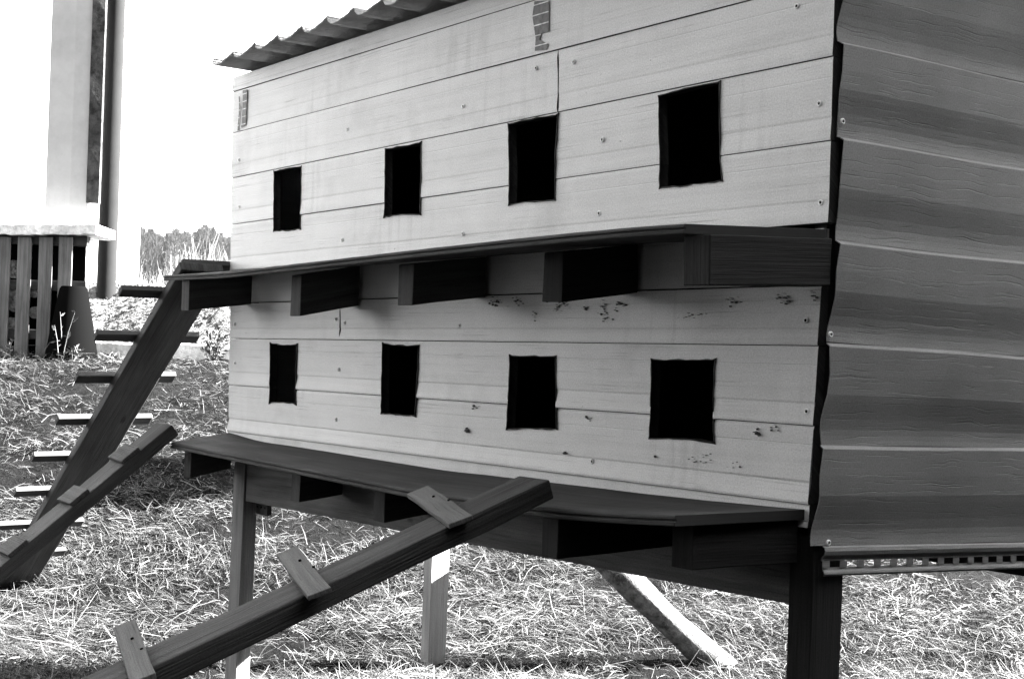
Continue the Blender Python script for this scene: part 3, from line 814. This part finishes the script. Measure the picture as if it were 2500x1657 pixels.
for i, (x, y, r) in enumerate(((32, 622, .075), (32, 680, .06), (78, 668, .07), (34, 704, .06), (26, 752, .07), (80, 722, .05))):
    p_ = atd(x, y, DS + .085); mb = MB(); mb.tube([p_, p_ + FW * .075 + RT * .01], [r, r * .95], 14, True, True, .04)
    lab = ['top log end showing between the first two pallet slats', 'middle log end in the gap left of the second pallet slat', 'upper log end in the gap beside the third pallet slat', 'lower middle log end in the leftmost pallet gap', 'lowest log end between the first two pallet slats', 'lower log end in the gap beside the third pallet slat'][i]
    tag(mb.build('firewood_log', M['bark'], None), lab, 'log', 'firewood logs stacked behind the pallet')
# folded pale panel standing on the slab
DP = DS + .25
zb0 = zsl + .087
pn = []
for x, dd, yb_ in ((103, .0, 500), (160, .045, 515), (200.5, .040, 522)):
    a = atd(x, yb_, DP - dd); pn.append((a.x, a.y, max(zb0, a.z)))
mb = MB(); zt_ = 4.3
vs = []
for (x, y, z) in pn: vs += [(x, y, z), (x, y, zt_)]
vs2 = [(x + FW.x * .03, y + FW.y * .03, z) for x, y, z in vs]
fs = [[0, 2, 3, 1], [2, 4, 5, 3]]
mb.add(vs + vs2, fs + [[6 + k for k in reversed(f)] for f in fs] + [[0, 1, 7, 6], [4, 10, 11, 5], [0, 6, 8, 2], [2, 8, 10, 4], [1, 3, 9, 7], [3, 5, 11, 9]])
pt = thing('metal_panel', 'tall pale folded panel standing on the concrete slab', 'panel', (pn[1][0], pn[1][1], zb0))
mb.build('sheet', M['panel'], pt)
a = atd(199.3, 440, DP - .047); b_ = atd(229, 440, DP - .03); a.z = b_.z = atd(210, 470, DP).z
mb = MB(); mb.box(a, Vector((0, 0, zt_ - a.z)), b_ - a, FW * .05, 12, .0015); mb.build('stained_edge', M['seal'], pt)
# dark pipe behind
c = atd(246, 650, 12.75); mb = MB(); mb.tube([(c.x, c.y, float(gz(c.x, c.y)) - .1), (c.x, c.y, 4.6)], [.086, .082], 24, True, True)
tag(mb.build('pipe_post', M['pipe'], None), 'dark round post behind the pale panel', 'post')
# black tub upside down beside the pallet
c = atd(166, 790, DS - .02); c.z = float(gz(c.x, c.y)); mb = MB(); hz = atd(172, 662, DS).z
mb.tube([(c.x, c.y, c.z - .04), (c.x, c.y, c.z + .02), (c.x, c.y, hz - .02), (c.x, c.y, hz)], [.225, .21, .11, .095], 28, True, True)
tag(mb.build('tub', M['black'], None), 'black tub turned upside down against the pallet', 'tub')
# kerb
a = far(11.75, lat(-120, 11.75), 0); b_ = far(12.0, lat(1100, 12.0), 0); a.z = b_.z = 0; zk = atd(300, 797, 11.8).z + .02
mb = MB(); mb.box(Vector((a.x, a.y, zk - .25)), b_ - a, FW * .16, Vector((0, 0, .25)), 60, .008)
kb = mb.build('kerb', M['concrete'], None, .01); kb['kind'] = 'structure'
# pale stone at the foot of the far ladder
c = at(22, 1413, 0, bot.x + .25); mb = MB(); bm = bmesh.new(); bmesh.ops.create_icosphere(bm, subdivisions=3, radius=1)
zc = float(gz(c.x, c.y))
for v in bm.verts:
    k = 1 + .12 * math.sin(v.co.x * 5 + 1) * math.cos(v.co.y * 4) + random.uniform(-.03, .03)
    v.co = Vector((v.co.x * .1 * k, v.co.y * .12 * k, v.co.z * .045 * k)); v.co.x = max(-.085, min(.085, v.co.x))
mb.add([v.co + Vector((c.x, c.y, zc + .05)) for v in bm.verts], [[v.index for v in f.verts] for f in bm.faces]); bm.free()
tag(mb.build('pale_stone', M['plaster'], None), 'pale flat stone on the straw by the foot of the far ladder', 'stone')

# weeds by the kerb
def weed(p, h, n, label, m='leaf'):
    mb = MB(); z0 = float(gz(p.x, p.y))
    for k in range(n):
        a = random.uniform(0, 6.28); r = random.uniform(.0, .45) * h; hh = h * random.uniform(.5, 1)
        b0 = Vector((p.x + random.uniform(-.03, .03), p.y + random.uniform(-.03, .03), z0 - .02)); t_ = b0 + Vector((r * math.cos(a), r * math.sin(a), hh))
        mb.tube([b0, b0.lerp(t_, .5) + Vector((0, 0, .1 * h)), t_], [.004, .003, .0015], 4, False)
        for j in range(7):
            q = b0.lerp(t_, random.uniform(.2, 1)); s = random.uniform(.015, .035)
            u = Vector((random.uniform(-1, 1), random.uniform(-1, 1), random.uniform(-.4, 1))).normalized(); v = u.orthogonal().normalized()
            mb.add([q, q + u * s + v * s * .4, q + u * s * 2, q + u * s - v * s * .4], [[0, 1, 2, 3]])
    return tag(mb.build('weed', M[m], None, recalc=False), label, 'weed', 'weeds along the kerb')
weed(atd(22, 838, 11.3), .2, 9, 'dark low weed in front of the kerb at the far left')
weed(atd(175, 838, 11.3), .16, 12, 'spreading dark weed in front of the kerb below the black tub')
weed(atd(250, 830, 11.4), .12, 6, 'small dark weed before the kerb beside the far ladder')
weed(atd(495, 790, 11.4), .3, 26, 'bushy weed on the kerb just left of the bird house')
weed(atd(140, 790, 11.3), .45, 5, 'thin tall pale weed stems in front of the black tub', 'tall')

# leaf litter on the bank
def litter():
    n = 26000; d = rng.uniform(12.0, 13.3, n); l = rng.uniform(-4.6, 3, n)
    x = CAM.x + FW.x * d + RT.x * l; y = CAM.y + FW.y * d + RT.y * l
    return tag(blades('bank_litter', x, y, rng.uniform(.01, .03, n), rng.uniform(.008, .022, n), rng.uniform(0, 6.28, n), rng.uniform(-.1, .9, n), M['tall'], gz(x, y) + .004, .2, 1), 'pale dead leaves and tufts covering the bank behind the kerb', 'leaf litter', kind='stuff')
litter()
def tall_grass():
    n = 330; d = rng.uniform(15, 20, n); l = (rng.uniform(300, 640, n) * K - CX) / F * d
    x = CAM.x + FW.x * d + RT.x * l; y = CAM.y + FW.y * d + RT.y * l
    mod = np.clip(.35 + .65 * np.exp(-((l / d * F / K + CX / K - 470) / 75) ** 2), .3, 1)
    o = blades('tall_grass', x, y, rng.uniform(.3, .75, n) * mod, rng.uniform(.004, .009, n), rng.uniform(0, 6.28, n), rng.normal(1.5, .07, n), M['tall'], gz(x, y), .05, 3)
    return tag(o, 'tall pale dry grass standing on top of the bank', 'grass', kind='stuff')
tall_grass()
def far_wood():
    V, Fc, U = [], [], []
    xs = np.arange(290, 700, 5.0)
    for x in xs:
        d = rng.uniform(62, 80); top_y = 548 - 14 * math.exp(-((x - 470) / 50) ** 2) + 7 * math.sin(x * .09) + 5 * math.sin(x * .31) + rng.uniform(-5, 5)
        if x > 505: top_y += (x - 505) * .6
        l = lat(x, d); p = CAM + FW * d + RT * l; z0 = float(gz(p.x, p.y)); zt_ = 1.2 + (812 - top_y) * K / F * d
        h = zt_ - z0
        m = 1700
        t = rng.uniform(0, 1, m) ** .8; rad = (.25 + .9 * np.sin(np.pi * np.clip(t, .02, .98)) ) * h * .13
        a = rng.uniform(0, 6.28, m); r = rad * np.sqrt(rng.uniform(0, 1, m))
        px, py, pz = p.x + r * np.cos(a), p.y + r * np.sin(a), z0 + t * h
        ln = rng.uniform(.08, .3, m); w_ = rng.uniform(.010, .028, m); aa = rng.uniform(0, 6.28, m); tt = rng.uniform(.8, 1.55, m)
        dx, dy, dz = np.cos(aa) * np.cos(tt) * ln, np.sin(aa) * np.cos(tt) * ln, np.sin(tt) * ln
        b0 = len(V) and sum(len(q) for q in V)
        q = np.stack([np.stack([px - RT.x * w_, py - RT.y * w_, pz], -1), np.stack([px + RT.x * w_, py + RT.y * w_, pz], -1), np.stack([px + RT.x * w_ + dx, py + RT.y * w_ + dy, pz + dz], -1), np.stack([px - RT.x * w_ + dx, py - RT.y * w_ + dy, pz + dz], -1)], 1).reshape(-1, 3)
        V.append(q); Fc.append(b0 + np.arange(len(q)).reshape(-1, 4)); r_ = rng.uniform(0, 1000, m); U.append(np.repeat(np.stack([r_, r_], -1), 4, 0))
    o = npmesh('far_wood', np.concatenate(V), np.concatenate(Fc), M['wood_far'], np.concatenate(U))
    return tag(o, 'far hazy wood of bare trees beyond the bank', 'wood', kind='stuff')
far_wood()

# ------------------------------------------------------------------ unseen sheds; the two barns and the right-hand shed are added to cut light
def shed(label, base, ux, sx, sy, h, slope=.25, m='tarred'):
    """shed with plank walls; base = corner, ux = direction of the long side"""
    ux = Vector(ux).normalized(); uy = Vector((-ux.y, ux.x, 0)); b = Vector(base)
    t = thing('shade_shed', label, 'shed', b)
    def wall(o, d, L, h0, h1, inn):
        mb = MB(); n = max(3, int(L / .16)); 
        for k in range(n):
            x0 = L * k / n + .003; x1 = L * (k + 1) / n - .003; hh = h0 + (h1 - h0) * (k + .5) / n
            mb.box(o + d * x0, Vector((0, 0, hh)), d * (x1 - x0), inn * random.uniform(.02, .026), 1)
        mb.build('wall', M[m], t)
    h2 = h + slope * sy
    wall(b, ux, sx, h, h, uy); wall(b + uy * sy, ux, sx, h2, h2, -uy)
    wall(b, uy, sy, h, h2, ux); wall(b + ux * sx, uy, sy, h, h2, -ux)
    mb = MB(); mb.box(b - ux * .15 - uy * .15 + Vector((0, 0, h + .005 - slope * .15)), ux * (sx + .3), uy * (sy + .3) + Vector((0, 0, slope * (sy + .3))), Vector((0, 0, .03)), 4); mb.build('roof', M['roof'], t)
    mb = MB(); mb.box(b + ux * sx * .35 - uy * .03, Vector((0, 0, min(1.8, h - .1))), ux * min(.8, sx * .4), uy * .025, 1); dr = mb.build('door', M['dark_wood'], t)
    mb = MB(); mb.box(b + ux * (sx * .35 + .06) - uy * .06 + Vector((0, 0, .9)), Vector((0, 0, .14)), ux * .02, uy * .028, 1); mb.build('handle', M['metal'], dr)
    return t
az_ = Vector((SUN.x, SUN.y, 0)).normalized(); pe_ = Vector((az_.y, -az_.x, 0))
b0 = pe_ * -3.47 + az_ * 2.3; b0.z = float(gz(b0.x, b0.y)) - .05
shed('narrow tarred outhouse hidden behind the bird house', b0, pe_, .60, .74, 2.40 - b0.z)
shed('tall unseen barn sized to shade the right end of the bird house', Vector((3.9, 5.6, .1)), (1, -.3, 0), 9.5, 3.5, 6.6)  # out of view; its width is set by how much sun it blocks
shed('long unseen barn added across from the bird house to darken its front', Vector((13.0, -3.8, -.05)), (-1, .004, 0), 14.6, 4.0, 9.0)  # added behind the camera, tall and long to dim the wall's right end
shed('unseen shed added at the right to darken the sides facing it', Vector((7.0, 3.3, -.05)), (0, -1, 0), 7.6, 3.0, 5.2)  # added dark mass that closes off light from the right
